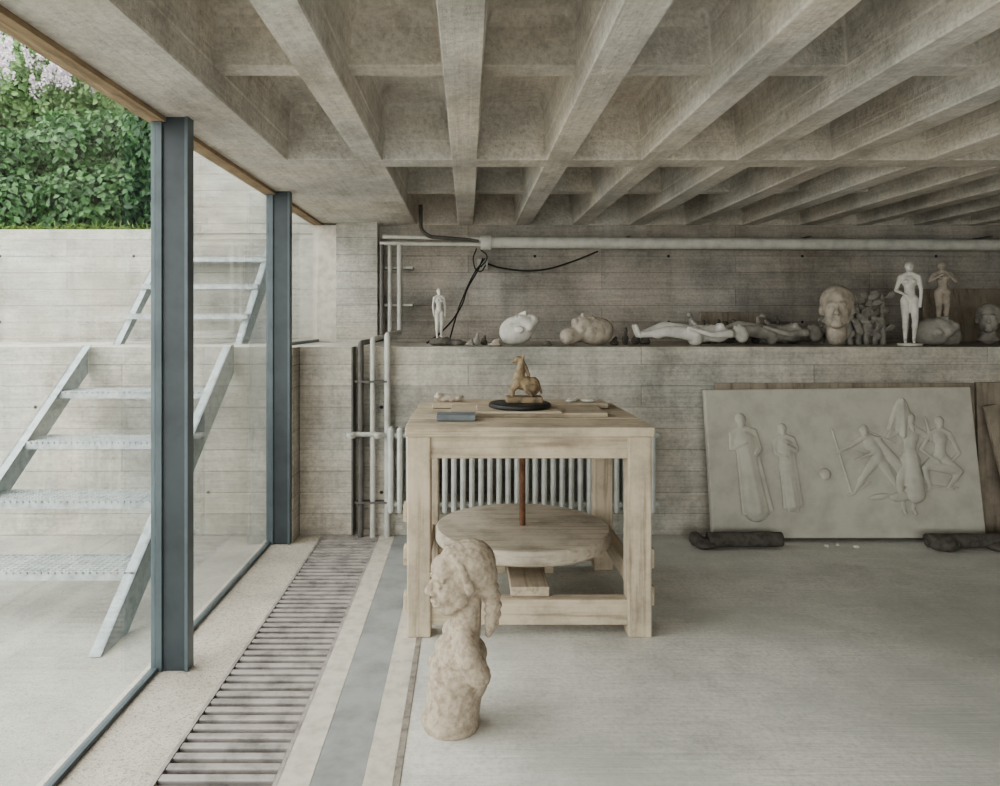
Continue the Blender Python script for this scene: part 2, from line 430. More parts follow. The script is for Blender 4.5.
w=pane('window_1',BY,3.29,.02,2.52)
boxes('glazing_bar',[(GX-.02,GX+.012,BY,3.29,0,.02)],M['steel_e'],w)
w=pane('window_2',3.35,5.17,.02,2.52); boxes('glazing_bar',[(GX-.02,GX+.012,3.35,5.17,0,.02)],M['steel_e'],w)
w=pane('window_3',5.23,6.86,LZ+.02,2.52); boxes('glazing_bar',[(GX-.03,GX+.012,5.41,6.86,LZ,LZ+.025)],M['steel_e'],w)
box('window_stile',GX-.04,-1.25,6.84,6.92,LZ,2.52,M['curb'],w)
box('wall_left',GX-.01,-1.27,5.23,LW,0,LZ,M['wall_side'])
box('trim_6',GX-.04,GX+.045,BY,6.99,2.518,2.54,M['tanwood'])
w=empty('added_rear_window')  # unseen rear glazing, added to bring frontal light into the room
boxes('mullions',[(x,x+.06,BY-.1,BY,0,2.42) for x in (-1.49,0,1.5,3,4.44)]+[(-1.49,4.5,BY-.1,BY,0,.06),(-1.49,4.5,BY-.1,BY,2.36,2.42)],M['steel'],w)
box('glass_pane',-1.45,4.48,BY-.055,BY-.045,.05,2.38,M['glass'],w)
def column(y,x0=-1.45,x1=-1.280):
    e=empty('steel_column')
    boxes('web_plate',[(x0+.012,x1-.012,y+.012,y+.055,0,CZ-.0)],M['steel'],e)
    boxes('flanges',[(x0,x0+.05,y,y+.07,0,CZ),(x1-.016,x1,y,y+.07,0,CZ)],M['steel_e'],e,.002)
column(3.29); column(5.17); column(1.0); column(-1.6)

# ================================================================== YARD
box('yard_ground',-14,-1.49,-12,LW,-.2,-.005,M['yard'])
box('outer_ground',-30,30,-30,BY-.3,-.4,-.21,M['yard'])
box('garden_terrace',-12,-1.271,LW,UW,-.1,LZ,M['wall_out'])
rw=empty('retaining_wall')
boxes('upper_tier',[(-12,-2.78,UW,UW+.28,LZ,2.50)],M['wall_out'],rw)
boxes('tall_tier',[(-2.78,-1.30,UW,UW+.28,LZ,4.3),(-2.78,4,UW+.30,UW+.5,2.9,4.3)],M['wall_out'],rw)
boxes('formwork_rib',[(-2.78,-1.3,UW-.012,UW,2.46,2.50)],M['wall_out'],rw)
box('planting_bed',-14,6,UW+.31,16,-.2,2.48,M['earth'])

def stair(name,x0,x1,pts,treads,tw):
    e=empty(name); th=.012
    for i,(a,b) in enumerate(((x0,x0+th),(x1-th,x1))):
        prism('stringer_%d'%(i+1),pts,a,b,M['galv'],e)
        p0,p1=pts[0],pts[-1]
        xa,xb=(x0,x0+.06) if i==0 else (x1-.06,x1)
        prism('flange_%d'%(i+1),[p0,(p0[0]+.012,p0[1]),(p1[0]+.012,p1[1]),p1],xa,xb,M['galv'],e)
    for k,(ty,tz) in enumerate(treads):
        L=[]
        L.append((x0+th,x1-th,ty,ty+.006,tz-.045,tz+.002)); L.append((x0+th,x1-th,ty+tw,ty+tw+.006,tz-.045,tz))
        n=int((x1-x0)/.036)
        for i in range(n):
            xx=x0+.02+i*(x1-x0-.04)/(n-1); L.append((xx-.0035,xx+.0035,ty,ty+tw,tz-.012,tz))
        m=9
        for j in range(1,m): yy=ty+tw*j/m; L.append((x0+th,x1-th,yy-.005,yy+.005,tz-.010,tz+.001))
        boxes('grating_tread_%d'%(k+1),L,M['galv_l'],e)
    return e
stair('steel_staircase',-2.86,-1.755,[(3.44,0),(3.72,0),(5.40,1.22),(5.40,1.43),(5.35,1.43)],
      [(3.80,.28),(4.18,.56),(4.56,.84),(4.95,1.12)],.29)
stair('steel_staircase',-2.95,-1.88,[(5.98,LZ),(6.16,LZ),(6.99,2.14),(6.99,2.36),(6.96,2.36)],
      [(6.16,1.67),(6.47,1.94),(6.74,2.21)],.24)

def leaves(name, pts, nrm, size, mat, parent, fold=.3, aspect=.7):
    n=len(pts); pts=np.array(pts); nrm=np.array(nrm)
    rnd=np.random.normal(size=(n,3)); nn=nrm+rnd*.55; nn/=np.linalg.norm(nn,axis=1)[:,None]
    t=np.random.normal(size=(n,3))+np.array([0,0,-1.0]); t-= (t*nn).sum(1)[:,None]*nn; t/=np.linalg.norm(t,axis=1)[:,None]
    s=np.cross(nn,t); sz=(size*np.random.uniform(.6,1.3,n))[:,None]
    base=pts; tip=pts+t*sz
    l=pts+t*sz*.4+s*sz*aspect*.5+nn*sz*fold*.4; r=pts+t*sz*.4-s*sz*aspect*.5+nn*sz*fold*.4
    l2=pts+t*sz*.75+s*sz*aspect*.28+nn*sz*fold*.2; r2=pts+t*sz*.75-s*sz*aspect*.28+nn*sz*fold*.2
    V=np.stack([base,l,l2,tip,r2,r],1).reshape(-1,3)
    F=[]
    for i in range(n):
        k=i*6; F.append((k,k+1,k+2,k+3)); F.append((k,k+3,k+4,k+5))
    me=bpy.data.meshes.new(name); me.from_pydata(V.tolist(),[],F); me.materials.append(mat)
    ob=bpy.data.objects.new(name,me); COL.objects.link(ob); ob.parent=parent; return ob
def bush(name, blobs, n, size, mat, core=True, corek=.86):
    e=empty(name); P=[];Nn=[]
    w=np.array([b[1][0]*b[1][2] for b in blobs]); w=w/w.sum()
    for _ in range(n):
        i=np.random.choice(len(blobs),p=w); c,r=blobs[i]
        d=np.random.normal(size=3); d/=np.linalg.norm(d)
        if d[1]>.35: d[1]=-d[1]
        k=random.uniform(.84,1.12)
        p=np.array(c)+d*np.array(r)*k
        if p[2]<2.49: continue
        P.append(p); nn=d/np.array(r); Nn.append(nn/np.linalg.norm(nn))
    leaves('leaves',P,Nn,size,mat,e)
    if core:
        sculpt('shade_core',[E(c,(r[0]*corek,r[1]*corek,r[2]*corek)) for c,r in blobs],M['core'],.12,e,clamp=2.485)  # filler core behind the leaves, inner shade painted as near-black green
    return e
hb=[]
for i in range(26):
    x=-9.5+i*.3
    hb.append(((x+random.uniform(-.15,.15),8.2+random.uniform(-.25,.25),2.85+random.uniform(-.1,.2)),(random.uniform(.32,.5),.6,random.uniform(.4,.55))))
    hb.append(((x+random.uniform(-.15,.15),8.4+random.uniform(-.25,.25),3.45+random.uniform(-.15,.22)),(random.uniform(.3,.48),.6,random.uniform(.35,.5))))
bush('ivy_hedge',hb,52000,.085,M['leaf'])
tb=[]
for i in range(26):
    tb.append(((random.uniform(-7.2,-3.0),random.uniform(9.9,11),random.uniform(3.6,5.8)),(random.uniform(.5,.8),)*3))
bush('garden_tree',tb,20000,.10,M['leaf2'],True,.6)
lb=[]
for i in range(16):
    lb.append(((random.uniform(-6.4,-4.4),random.uniform(8.9,9.3),random.uniform(4.0,4.8)),(random.uniform(.25,.4),)*3))
lil=bush('lilac_bush',lb,6500,.085,M['leaf2'],True,.5)
P=[];Nn=[]
for i in range(40):
    cx=random.uniform(-6.3,-4.5)
    c=np.array((cx,random.uniform(8.3,8.8),4.3+random.uniform(0,.85)*min(1,(-cx-3.9)/1.6))); ax=np.array((random.uniform(-.5,.5),-.2,1.0)); ax/=np.linalg.norm(ax)
    for k in range(110):
        u=random.random(); d=np.random.normal(size=3); d/=np.linalg.norm(d)
        P.append(c+ax*u*.24+d*.06*(1-.75*u)); Nn.append(d)
leaves('blossom',P,Nn,.032,M['bloom'],lil,aspect=1.0)
e=empty('grass_verge'); P=[];Nn=[]
for i in range(5000):
    P.append((random.uniform(-9,-2.8),random.uniform(UW+.30,UW+.6),2.50+random.uniform(0,.09))); Nn.append((random.uniform(-1,1),-1,0.2))
leaves('blades',P,Nn,.08,M['grass'],e,aspect=.16)

# ================================================================== SERVICES
p=empty('heating_pipe')
tube('main_pipe',[(.13,6.82,2.355),(RX-.02,6.82,2.32)],.055,M['pipe'],p)
ps=lathe('pipe_socket',[(.072,0),(.072,.10)],M['pipe'],p,(0,0,0)); ps.matrix_world=Matrix.Translation((.12,6.82,2.355))@Matrix.Rotation(math.radians(90),4,'Y')
tube('small_pipe_1',[(-.80,6.74,2.40),(.12,6.80,2.385)],.018,M['pipe'],p)
tube('small_pipe_2',[(-.83,6.78,2.34),(.12,6.82,2.335)],.018,M['pipe'],p)
tube('rise_pipe',[(-.44,6.70,CZ+.15),(-.44,6.70,2.46),(-.36,6.72,2.395),(.1,6.8,2.37)],.018,M['pipe_d'],p)
boxes('hangers',[(x,x+.03,6.76,6.99,2.40,2.41) for x in (1.5,3.2,4.9)],M['pipe_d'],p)
v=empty('riser_pipes')
for i,(x,yy,r,m) in enumerate(((-.80,6.70,.022,'pipe_d'),(-.73,6.72,.02,'pipe_l'),(-.64,6.74,.024,'pipe_l'))):
    tube('upper_riser_%d'%(i+1),[(x,yy,2.32),(x,yy,LZ+.03+.03*i),(x+.02*i,LW-.045,LZ+.03+.03*i),(x+.02*i,LW-.045,.0)],r,M[m],v)
for zz in (1.75,2.1): boxes('clamp',[(-.82,-.52,6.75,6.98,zz,zz+.02)],M['pipe_l'],v)
tube('valve_branch',[(-.90,LW-.06,.765),(-.66,LW-.06,.765),(-.62,LW-.1,.765)],.018,M['pipe_l'],v)
for xx in (-.86,-.66):
    lathe('valve_body',[(.03,0),(.036,.02),(.03,.04)],M['pipe_l'],v,(xx,LW-.11,.745),16)
    tube('valve_stem',[(xx,LW-.06,.765),(xx,LW-.17,.765)],.009,M['pipe_l'],v)
for zz in (.25,1.15): boxes('pipe_bracket',[(-.84,-.60,LW-.07,LW-.0,zz,zz+.015)],M['pipe_d'],v)
box('niche_edge',-.875,-.862,LW-.01,LW+.12,0,LZ,M['pipe_d'],v)
c=empty('electric_cable')
tube('cable_1',[(.14,6.78,2.20),(.10,6.74,2.10),(-.0,6.66,1.92),(-.06,6.4,1.74),(-.22,6.05,1.52),(-.34,5.95,1.425)],.007,M['black'],c,True)
tube('cable_2',[(.16,6.80,2.20),(.06,6.76,2.06),(-.05,6.66,1.82),(-.10,6.3,1.66),(-.16,5.95,1.425)],.006,M['black'],c,True)
tube('cable_3',[(.18,6.90,2.16),(.32,6.92,2.12),(.7,6.92,2.10),(1.0,6.92,2.18),(1.25,6.93,2.28)],.008,M['black'],c,True)
tube('cable_4',[(.12,6.86,2.29),(.18,6.84,2.22),(.12,6.84,2.12)],.007,M['black'],c,True)
tube('cable_5',[(.08,6.86,2.30),(.05,6.84,2.18),(.11,6.84,2.08),(.17,6.84,2.14)],.006,M['black'],c,True)
boxes('junction_box',[(.09,.19,6.86,6.95,2.10,2.20)],M['pipe_l'],c,.006)
r=empty('radiator')
L=[];x=-.585
while x<1.36:
    L.append((x,x+.040,LW-.17,LW-.06,.20,.83)); x+=.066
boxes('sections',L,M['rad'],r,.018)
tube('header_top',[(-.59,LW-.115,.77),(1.40,LW-.115,.77)],.024,M['rad'],r); tube('header_bottom',[(-.59,LW-.115,.26),(1.40,LW-.115,.26)],.024,M['rad'],r)
boxes('wall_brackets',[(-.3,-.27,LW-.08,LW-.001,.6,.64),(1.05,1.08,LW-.08,LW-.001,.6,.64)],M['rad'],r)

# ================================================================== MODELLING BENCH
t=empty('sculptors_turntable_bench')
X0,X1,Y0,Y1=-.309,.932,3.646,4.75; TZ=1.07
for i,(a,b) in enumerate(((X0,Y0),(X1-.12,Y0),(X0,Y1-.12),(X1-.12,Y1-.12))):
    box('leg_%d'%(i+1),a,a+.12,b,b+.12,0,TZ-.05,M['wz'],t,.008)
boxes('rail_front',[(X0+.10,X1-.10,Y0+.015,Y0+.075,TZ-.165,TZ-.045)],M['wx'],t,.006)
boxes('rail_back',[(X0+.10,X1-.10,Y1-.075,Y1-.015,TZ-.165,TZ-.045)],M['wx'],t,.006)
boxes('rails_side',[(X0+.015,X0+.075,Y0+.1,Y1-.1,TZ-.165,TZ-.045),(X1-.075,X1-.015,Y0+.1,Y1-.1,TZ-.165,TZ-.045)],M['wy'],t,.006)
yy=Y0-.012; k=0
for wd in (.15,.20,.22,.20,.18,.17):
    box('top_plank_%d'%(k+1),X0-.012+random.uniform(-.004,.004),X1+.015+random.uniform(-.004,.004),yy,yy+wd-.007,TZ-.05,TZ+random.uniform(-.004,.0),M['wx'],t,.005); yy+=wd; k+=1
boxes('stretcher_front',[(X0+.11,X1-.11,Y0+.02,Y0+.10,.055,.185)],M['wx'],t,.008)
boxes('stretcher_back',[(X0+.11,X1-.11,Y1-.10,Y1-.02,.055,.185)],M['wx'],t,.008)
boxes('stretcher_side',[(X0+.02,X0+.09,Y0+.11,Y1-.11,.20,.30),(X1-.09,X1-.02,Y0+.11,Y1-.11,.20,.30)],M['wy'],t,.008)
boxes('cross_sleepers',[(.22,.42,Y0+.06,Y1-.06,.186,.235)],M['wy'],t,.006)
boxes('tenon_ends',[(X0-.02,X0,Y0+.02,Y0+.10,z,z+.09) for z in (.12,.36,.58)]+[(X1,X1+.02,Y0+.03,Y0+.11,z,z+.10) for z in (.15,.34)],M['wx'],t,.004)
lathe('turntable_disc',[(.49,0),(.505,.012),(.505,.072),(.495,.082)],M['disc'],t,(.317,4.19,.338),72)
boxes('disc_battens',[(-.12,.75,4.0,4.08,.29,.338),(-.12,.75,4.32,4.40,.29,.338)],M['wx'],t,.004)
lathe('pivot_hub',[(.07,0),(.07,.05),(.04,.06),(.04,.10)],M['rust'],t,(.317,4.19,.235),24)
tube('spindle',[(.317,4.19,.42),(.317,4.19,TZ-.05)],.018,M['rust'],t)
box('beam_under_top',.25,.38,Y0+.07,Y1-.07,TZ-.12,TZ-.05,M['wy'],t,.004)
boxes('foot_blocks',[(.16,.21,4.05,4.33,.186,.30),(.43,.48,4.05,4.33,.186,.30)],M['wx'],t,.004)

d=empty('drawing_boards')
box('board_1',-.10,.78,4.02,4.42,TZ,TZ+.022,M['wx'],d,.003)
box('board_2',-.22,.86,4.42,4.66,TZ,TZ+.03,M['wx'],d,.003)
box('board_3',.05,.52,3.98,4.34,TZ+.022,TZ+.034,M['wx'],d,.003)
box('slate_slab',-.17,.04,3.86,4.00,TZ,TZ+.03,M['greyslab'],None,.003)
lathe('banding_wheel',[(.16,0),(.18,.006),(.18,.024),(.17,.03)],M['black'],None,(.30,4.18,TZ+.034),48)
hz=TZ+.064
H=[E((.01,0,.085),(.085,.045,.045)),E((.06,0,.07),(.045,.052,.06)),C((-.035,0,.09),(-.028,0,.15),.042,.034),C((-.028,0,.14),(-.015,0,.225),.034,.022),
   E((-.03,0,.24),(.034,.018,.022),(0,.3,0)),C((-.03,0,.24),(-.068,0,.225),.018,.011),C((-.005,-.012,.25),(.0,-.014,.285),.008,.004),C((-.005,.012,.25),(.0,.014,.285),.008,.004),
   C((-.045,-.03,.08),(-.08,-.035,.05),.022,.017),C((-.08,-.035,.05),(-.075,-.035,.015),.017,.013),C((-.045,.03,.08),(-.08,.035,.05),.022,.017),C((-.08,.035,.05),(-.075,.035,.015),.017,.013),
   C((.06,-.035,.06),(.01,-.05,.055),.03,.02),C((.01,-.05,.05),(.045,-.052,.018),.018,.013),C((.06,.035,.06),(.01,.05,.055),.03,.02),C((.01,.05,.05),(.045,.052,.018),.018,.013),
   C((.095,0,.07),(.115,0,.025),.012,.007),C((-.005,0,.225),(.03,0,.14),.012,.012)]
e=empty('animal_statuette')
sculpt('seated_animal',H,M['horse'],.0045,e,place((.325,4.18,hz+.032),.9),.0025,40,smooth=1)
box('plinth',.22,.43,4.12,4.24,hz,hz+.036,M['horse'],e,.006)
rest(sculpt('clay_offcut',[E((0,0,.02),(.09,.03,.024)),E((-.06,0,.03),(.035,.03,.026)),E((.05,0,.024),(.05,.028,.02))],M['pinkstone'],.006,None,place((-.12,4.53,TZ+.03),1),.006,40,clamp=0),TZ+.03)
e=empty('plaster_scraps')
for i in range(6):
    a=random.uniform(.62,.80); b=random.uniform(4.47,4.62); s=random.uniform(.015,.035)
    rest(sculpt('scrap_%d'%i,[E((0,0,.008),(s*1.4,s,.009))],M['plaster'],.005,e,place((a,b,TZ+.03),1,rz=random.uniform(0,90)),.002,60,clamp=0),TZ+.031)

# ================================================================== TERRACOTTA BUST
def bust():
    P=[]; K=1.10; ox,hz=-.004,.585; tilt=math.radians(-8)   # head slightly lifted
    ca,sa=math.cos(tilt),math.sin(tilt)
    def tf(c): return ((c[0]*ca+c[2]*sa)*K+ox,c[1]*K,(-c[0]*sa+c[2]*ca)*K+hz)
    def h(c,r): P.append(E(tf(c),tuple(q*K for q in r),(0,tilt,0)))
    def k(a,b,r0,r1): P.append(C(tf(a),tf(b),r0*K,r1*K))
    h((.012,0,.030),(.092,.084,.092)); h((-.040,0,-.02),(.080,.068,.094)); h((-.060,0,.045),(.058,.064,.052))
    h((-.078,0,-.096),(.036,.036,.028))
    k((-.03,-.052,-.065),(-.078,-.015,-.100),.022,.022); k((-.03,.052,-.065),(-.078,.015,-.100),.022,.022)
    h((-.082,-.036,-.040),(.030,.024,.030)); h((-.082,.036,-.040),(.030,.024,.030))
    k((-.115,0,.012),(-.138,0,-.024),.010,.015); h((-.125,-.015,-.031),(.014,.011,.010)); h((-.125,.015,-.031),(.014,.011,.010))
    h((-.119,0,-.060),(.017,.026,.010)); h((-.113,0,-.077),(.017,.022,.010)); h((-.094,0,-.066),(.030,.034,.026))
    k((-.113,-.014,.027),(-.090,-.053,.021),.010,.009); k((-.113,.014,.027),(-.090,.053,.021),.010,.009)
    h((-.102,-.034,.000),(.011,.018,.009)); h((-.102,.034,.000),(.011,.018,.009))
    h((-.004,-.080,-.012),(.020,.014,.032)); h((-.004,.080,-.012),(.020,.014,.032))
    # full rounded hair with a rolled hairline, gathered at the nape into a plait
    h((.030,0,.044),(.092,.093,.086)); h((.058,0,.000),(.064,.082,.082)); h((.0,0,.070),(.080,.082,.056))
    for i in range(30):
        a=math.radians(100-i*6.9)
        h((-.044+.030*abs(math.sin(a))**3,.083*math.sin(a),.032+.074*math.cos(a)),(.014,.012,.013 if i%2 else .016))
    for i in range(9):
        u=i/8; P.append(E((.082+.020*math.sin(u*2.4)+.003*(-1)**i,-.045,.555-.15*u),(.040-.012*u,.038-.010*u,.022)))
    P.append(C((.092,-.045,.405),(.082,-.045,.365),.025,.014))
    P.append(C((.010,0,.50),(-.005,0,.36),.056,.066))
    for s in (-1,1):
        P.append(C((-.01,s*.02,.372),(-.02,s*.110,.325),.052,.052))
        P.append(C((-.015,s*.120,.310),(.022,s*.126,.245),.052,.048))
        P.append(E((-.118,s*.045,.235),(.026,.036,.032)))
    P.extend([E((-.02,0,.290),(.104,.135,.066)),E((-.03,0,.22),(.114,.125,.11)),C((-.035,0,.21),(-.055,0,.06),.110,.110),E((-.06,0,.03),(.116,.118,.10)),E((.03,0,.20),(.06,.10,.10))])
    return P,[(tf((-.122,s*.037,.012)),.018,.007) for s in (-1,1)]
P,cut=bust()
sculpt('terracotta_bust',P,M['terra'],.0042,None,place((-.01,2.875,0),1.0,rz=14),.0016,60,smooth=1,clamp=0.0,cut=cut)

# ================================================================== PLASTER RELIEF
rel=empty('plaster_relief_panel')
PW,PH=1.985,1.085
T=Matrix.Translation((1.78,5.225,.03))@Matrix.Rotation(math.radians(-5.5),4,'X')
bm=bmesh.new()
fr=[(0,0),(PW,0),(PW-.045,PH+.012),(-.03,PH-.012)]
a=[bm.verts.new(T@Vector((x,0,z))) for x,z in fr]; b=[bm.verts.new(T@Vector((x,.06,z))) for x,z in fr]
bm.faces.new(a); bm.faces.new(b[::-1])
for i in range(4): bm.faces.new((a[i],b[i],b[(i+1)%4],a[(i+1)%4]))
mkobj('slab',bm,M['relief'],rel,False,.008)
def relief_fig(nm,pose,x,z,s,lean=0,female=True,robe=None):
    P=body(pose,female)
    if robe: P+=robe
    sculpt(nm,P,M['relief'],.010,rel,T@place((x,-.004,z),1,ry=lean)@Matrix.Diagonal((s*1.08,s*.5,s,1)),.0,smooth=1)
def robe(w0,w1,z0):
    P=[C((0,0,.74),(0,0,.60),w0,w0*.95),C((0,0,.60),(0,0,z0),w0*.95,w1)]
    for q in (-1,-.45,.1,.6,1.05): P.append(C((q*w0*.8,-w0*.75*(1-.4*abs(q)),.76),(q*w1*.95,-w1*.95*(1-.5*abs(q)),z0-.02),.012,.022))
    return P
relief_fig('robed_figure_1',dict(elL=(-.13,-.03,.68),haL=(-.03,-.09,.72),elR=(.12,-.02,.64),haR=(.07,-.10,.60)),.33,.13,.78,-8,False,robe(.095,.12,.10))
relief_fig('robed_figure_2',dict(elR=(.12,-.03,.68),haR=(.03,-.09,.74),elL=(-.11,-.03,.66),haL=(-.03,-.09,.62)),.585,.19,.64,-5,False,robe(.09,.085,.08))
sculpt('ball',[E((0,0,0),(.045,.03,.045))],M['relief'],.008,rel,T@place((.83,0,.46)))
relief_fig('figure_3',dict(head=(-.12,-.01,.88),neck=(-.09,0,.83),chest=(-.06,0,.74),shL=(-.15,0,.8),shR=(.03,0,.80),elL=(-.26,0,.72),haL=(-.38,0,.66),elR=(-.05,-.04,.64),haR=(-.2,-.04,.58),knL=(-.14,0,.40),anL=(-.26,0,.2),ftL=(-.31,0,.18),knR=(.14,0,.36),anR=(.26,0,.14),ftR=(.24,0,.11)),1.22,.19,.66,0,False,[C((.0,-.02,.8),(.22,-.01,.5),.03,.05),C((.05,-.02,.7),(.25,-.01,.38),.02,.04)])
relief_fig('figure_4',dict(elL=(-.2,0,.74),haL=(-.14,-.02,.90),elR=(.2,0,.74),haR=(.14,-.02,.92),knL=(-.1,-.02,.30),anL=(-.05,0,.05)),1.43,.17,.74,4,False,[C((.0,-.03,.6),(.05,-.03,.2),.06,.09)])
relief_fig('figure_5',dict(knL=(-.17,-.04,.42),anL=(-.10,0,.2),ftL=(-.16,0,.18),knR=(.19,-.04,.40),anR=(.08,0,.22),ftR=(.13,0,.2),elL=(-.2,-.02,.62),haL=(-.06,-.05,.52),elR=(.2,0,.6),haR=(.07,-.04,.48)),1.66,.22,.66,3,False,[C((-.12,-.02,.45),(.15,-.02,.42),.05,.06)])
sculpt('sail_form',[E((0,0,.10),(.065,.022,.14)),C((0,-.005,.22),(.02,-.005,-.04),.016,.025),C((-.04,0,.17),(-.08,0,.0),.016,.02),C((.04,0,.17),(.09,0,.0),.016,.02)],M['relief'],.009,rel,T@place((1.40,-.002,.78),1,ry=6),smooth=1)
sculpt('rock_forms',[E((0,0,0),(.09,.025,.04)),E((.14,0,.03),(.06,.02,.05)),E((-.16,0,.02),(.08,.02,.025))],M['relief'],.009,rel,T@place((1.38,-.002,.30),1,ry=-8),smooth=1)
for i,(p0,p1) in enumerate((((.90,.78),(1.02,.32)),((1.02,.32),(1.16,.40)),((1.05,.62),(1.42,.56)),((1.10,.80),(1.36,.68)),((1.5,.38),(1.8,.36)))):
    sculpt('raised_line_%d'%(i+1),[C((p0[0],0,p0[1]),(p1[0],0,p1[1]),.009,.009)],M['relief'],.006,rel,T)
def roll(parent,x0,x1,y,z,r):
    bm=bmesh.new(); n=70; turns=3.2; secs=[]; nx=14
    for i in range(n):
        u=i/(n-1); a=u*turns*2*math.pi; rr=r*(.25+.75*u)
        ring=[]
        for k in range(nx):
            xx=x0+(x1-x0)*k/(nx-1); w=1+.12*mnoise.noise(Vector((xx*6,a*.8,y)))
            ring.append(bm.verts.new((xx,y+rr*w*math.cos(-a+1.2),z+max(-z+.006,rr*w*math.sin(-a+1.2)))))
        secs.append(ring)
    for a_,b_ in zip(secs,secs[1:]):
        for k in range(nx-1): bm.faces.new((a_[k],a_[k+1],b_[k+1],b_[k]))
    ob=mkobj('rolled_felt',bm,M['cloth'],parent,True); md=ob.modifiers.new('s','SOLIDIFY'); md.thickness=.008
    return ob
e=empty('cloth_roll')
roll(e,1.70,2.22,5.10,.058,.058)
sculpt('folded_end',[E((0,0,.03),(.09,.10,.035)),E((-.05,.03,.05),(.05,.06,.05))],M['cloth'],.012,e,place((1.68,5.12,0)),.006,20,clamp=0)
e=empty('cloth_roll'); roll(e,3.24,3.95,5.08,.055,.055)
sculpt('folded_end',[E((0,0,.03),(.12,.10,.04)),E((.2,.02,.04),(.14,.07,.05)),E((-.4,0,.04),(.1,.08,.06))],M['cloth'],.012,e,place((3.75,5.06,0)),.006,20,clamp=0)
rest(sculpt('plaster_crumbs',[E((0,0,.01),(.02,.02,.012)),E((.09,.02,.01),(.015,.015,.01)),E((.2,-.02,.01),(.025,.015,.012))],M['plaster'],.006,None,place((2.55,5.12,0)),.004,50,clamp=0),0)
pl=empty('leaning_boards')
T2=Matrix.Translation((1.85,5.33,.0))@Matrix.Rotation(math.radians(-2.5),4,'X')
box('backing_board',0,1.93,0,.02,0,1.145,M['brown'],pl,.002,T2)
T3=Matrix.Translation((3.98,5.20,0))@Matrix.Rotation(math.radians(-10),4,'Y')@Matrix.Rotation(math.radians(-6),4,'X')
box('plank_1',0,.09,0,.03,0,1.0,M['brown'],pl,.003,T3)
T4=Matrix.Translation((3.80,5.34,0))@Matrix.Rotation(math.radians(-2.0),4,'X')
box('plank_2',0,1.2,0,.025,0,1.15,M['brown'],pl,.003,T4)
box('plank_3',0.16,.6,-.04,-.01,0,.86,M['plaster_d'],pl,.003,T4)

# ================================================================== THINGS ON THE LEDGE
Z=LZ
e=empty('standing_statuette')
sculpt('figure',body(),M['plaster'],.006,e,place((-.23,5.75,Z+.055),.40,rz=15),smooth=1)
rest(sculpt('rough_base',[E((0,0,.03),(.10,.07,.035)),E((.1,0,.02),(.10,.06,.03))],M['clay_old'],.012,e,place((-.21,5.75,Z)),.012,22,clamp=0),Z)
e=empty('small_maquettes')
for (x,w,h,m,yy) in ((.07,.035,.11,'plaster_d',5.8),(.13,.03,.09,'clay_old',5.85),(.02,.04,.05,'plaster_d',5.7),(.22,.06,.045,'pinkstone',5.65),(.62,.05,.03,'clay_old',5.65),(1.20,.04,.07,'clay_old',5.9),(1.32,.03,.16,'clay_old',6.05),(1.42,.04,.13,'clay_old',6.1),(1.50,.05,.09,'clay_old',6.1)):
    rest(sculpt('maquette',[E((0,0,h*.25),(w,w*.8,h*.3)),C((0,0,h*.4),(w*.3,0,h*.85),w*.6,w*.35)],M[m],.008,e,place((x,yy,Z)),.006,25,clamp=0),Z)
def head_parts():
    return [E((0,0.01,.17),(.10,.115,.13)),E((0,-.04,.12),(.080,.080,.11)),E((0,-.09,.035),(.038,.035,.028)),
      C((-.055,-.02,.06),(0,-.08,.03),.03,.03),C((.055,-.02,.06),(0,-.08,.03),.03,.03),
      C((0,-.116,.165),(0,-.138,.112),.010,.016),E((-.015,-.124,.106),(.011,.012,.009)),E((.015,-.124,.106),(.011,.012,.009)),
      E((0,-.116,.075),(.030,.016,.009)),E((0,-.112,.058),(.025,.016,.011)),E((-.036,-.102,.150),(.019,.012,.011)),E((.036,-.102,.150),(.019,.012,.011)),
      C((-.056,-.092,.172),(-.018,-.110,.177),.010,.011),C((.056,-.092,.172),(.018,-.110,.177),.010,.011),E((-.10,0,.13),(.014,.026,.038)),E((.10,0,.13),(.014,.026,.038)),
      E((0,.025,.20),(.112,.11,.110))]
neck=[C((0,.01,.06),(0,.01,-.05),.06,.068)]
rest(sculpt('plaster_mask',head_parts(),M['plaster'],.007,None,place((.46,5.74,Z),1.0,rx=-85,rz=75)@Matrix.Translation((0,0.02,-.1)),.002,18,smooth=1),Z)
rest(sculpt('head_fragment',head_parts()+neck+[E((.02,.02,.24),(.09,.10,.09))],M['pinkstone'],.009,None,place((.97,5.76,Z),1.0,rx=-78,rz=-75)@Matrix.Translation((0,0,-.14)),.005,14),Z)
lie=dict(knL=(-.06,-.05,.29),elL=(-.17,.01,.68),haL=(-.12,-.06,.58))
rest(sculpt('reclining_figure',body(lie),M['plaster'],.009,None,place((1.32,5.76,Z+.055),.92,rx=-90,rz=-90)@Matrix.Diagonal((1,1.25,1,1)),smooth=1),Z)
rest(sculpt('reclining_figure',body(lie),M['plaster_d'],.010,None,place((2.0,6.0,Z+.06),.95,rx=-90,rz=-90)@Matrix.Diagonal((1,1.25,1,1)),smooth=1),Z)
e=empty('bronze_maquettes')
for i in range(14):
    x=2.0+i*.065+random.uniform(-.02,.02); h=random.uniform(.12,.30); w=random.uniform(.02,.05)
    rest(sculpt('maquette_%d'%i,[E((0,0,h*.2),(w,w,h*.25)),C((0,0,h*.3),(w*random.uniform(-1,1),0,h*.8),w*.7,w*.4),E((w*random.uniform(-1,1),0,h*.85),(w*.6,w*.6,w*.6))],M['clay_old' if i%3 else 'plaster_d'],.009,e,place((x,6.3+random.uniform(-.05,.15),Z)),.008,25,clamp=0),Z)
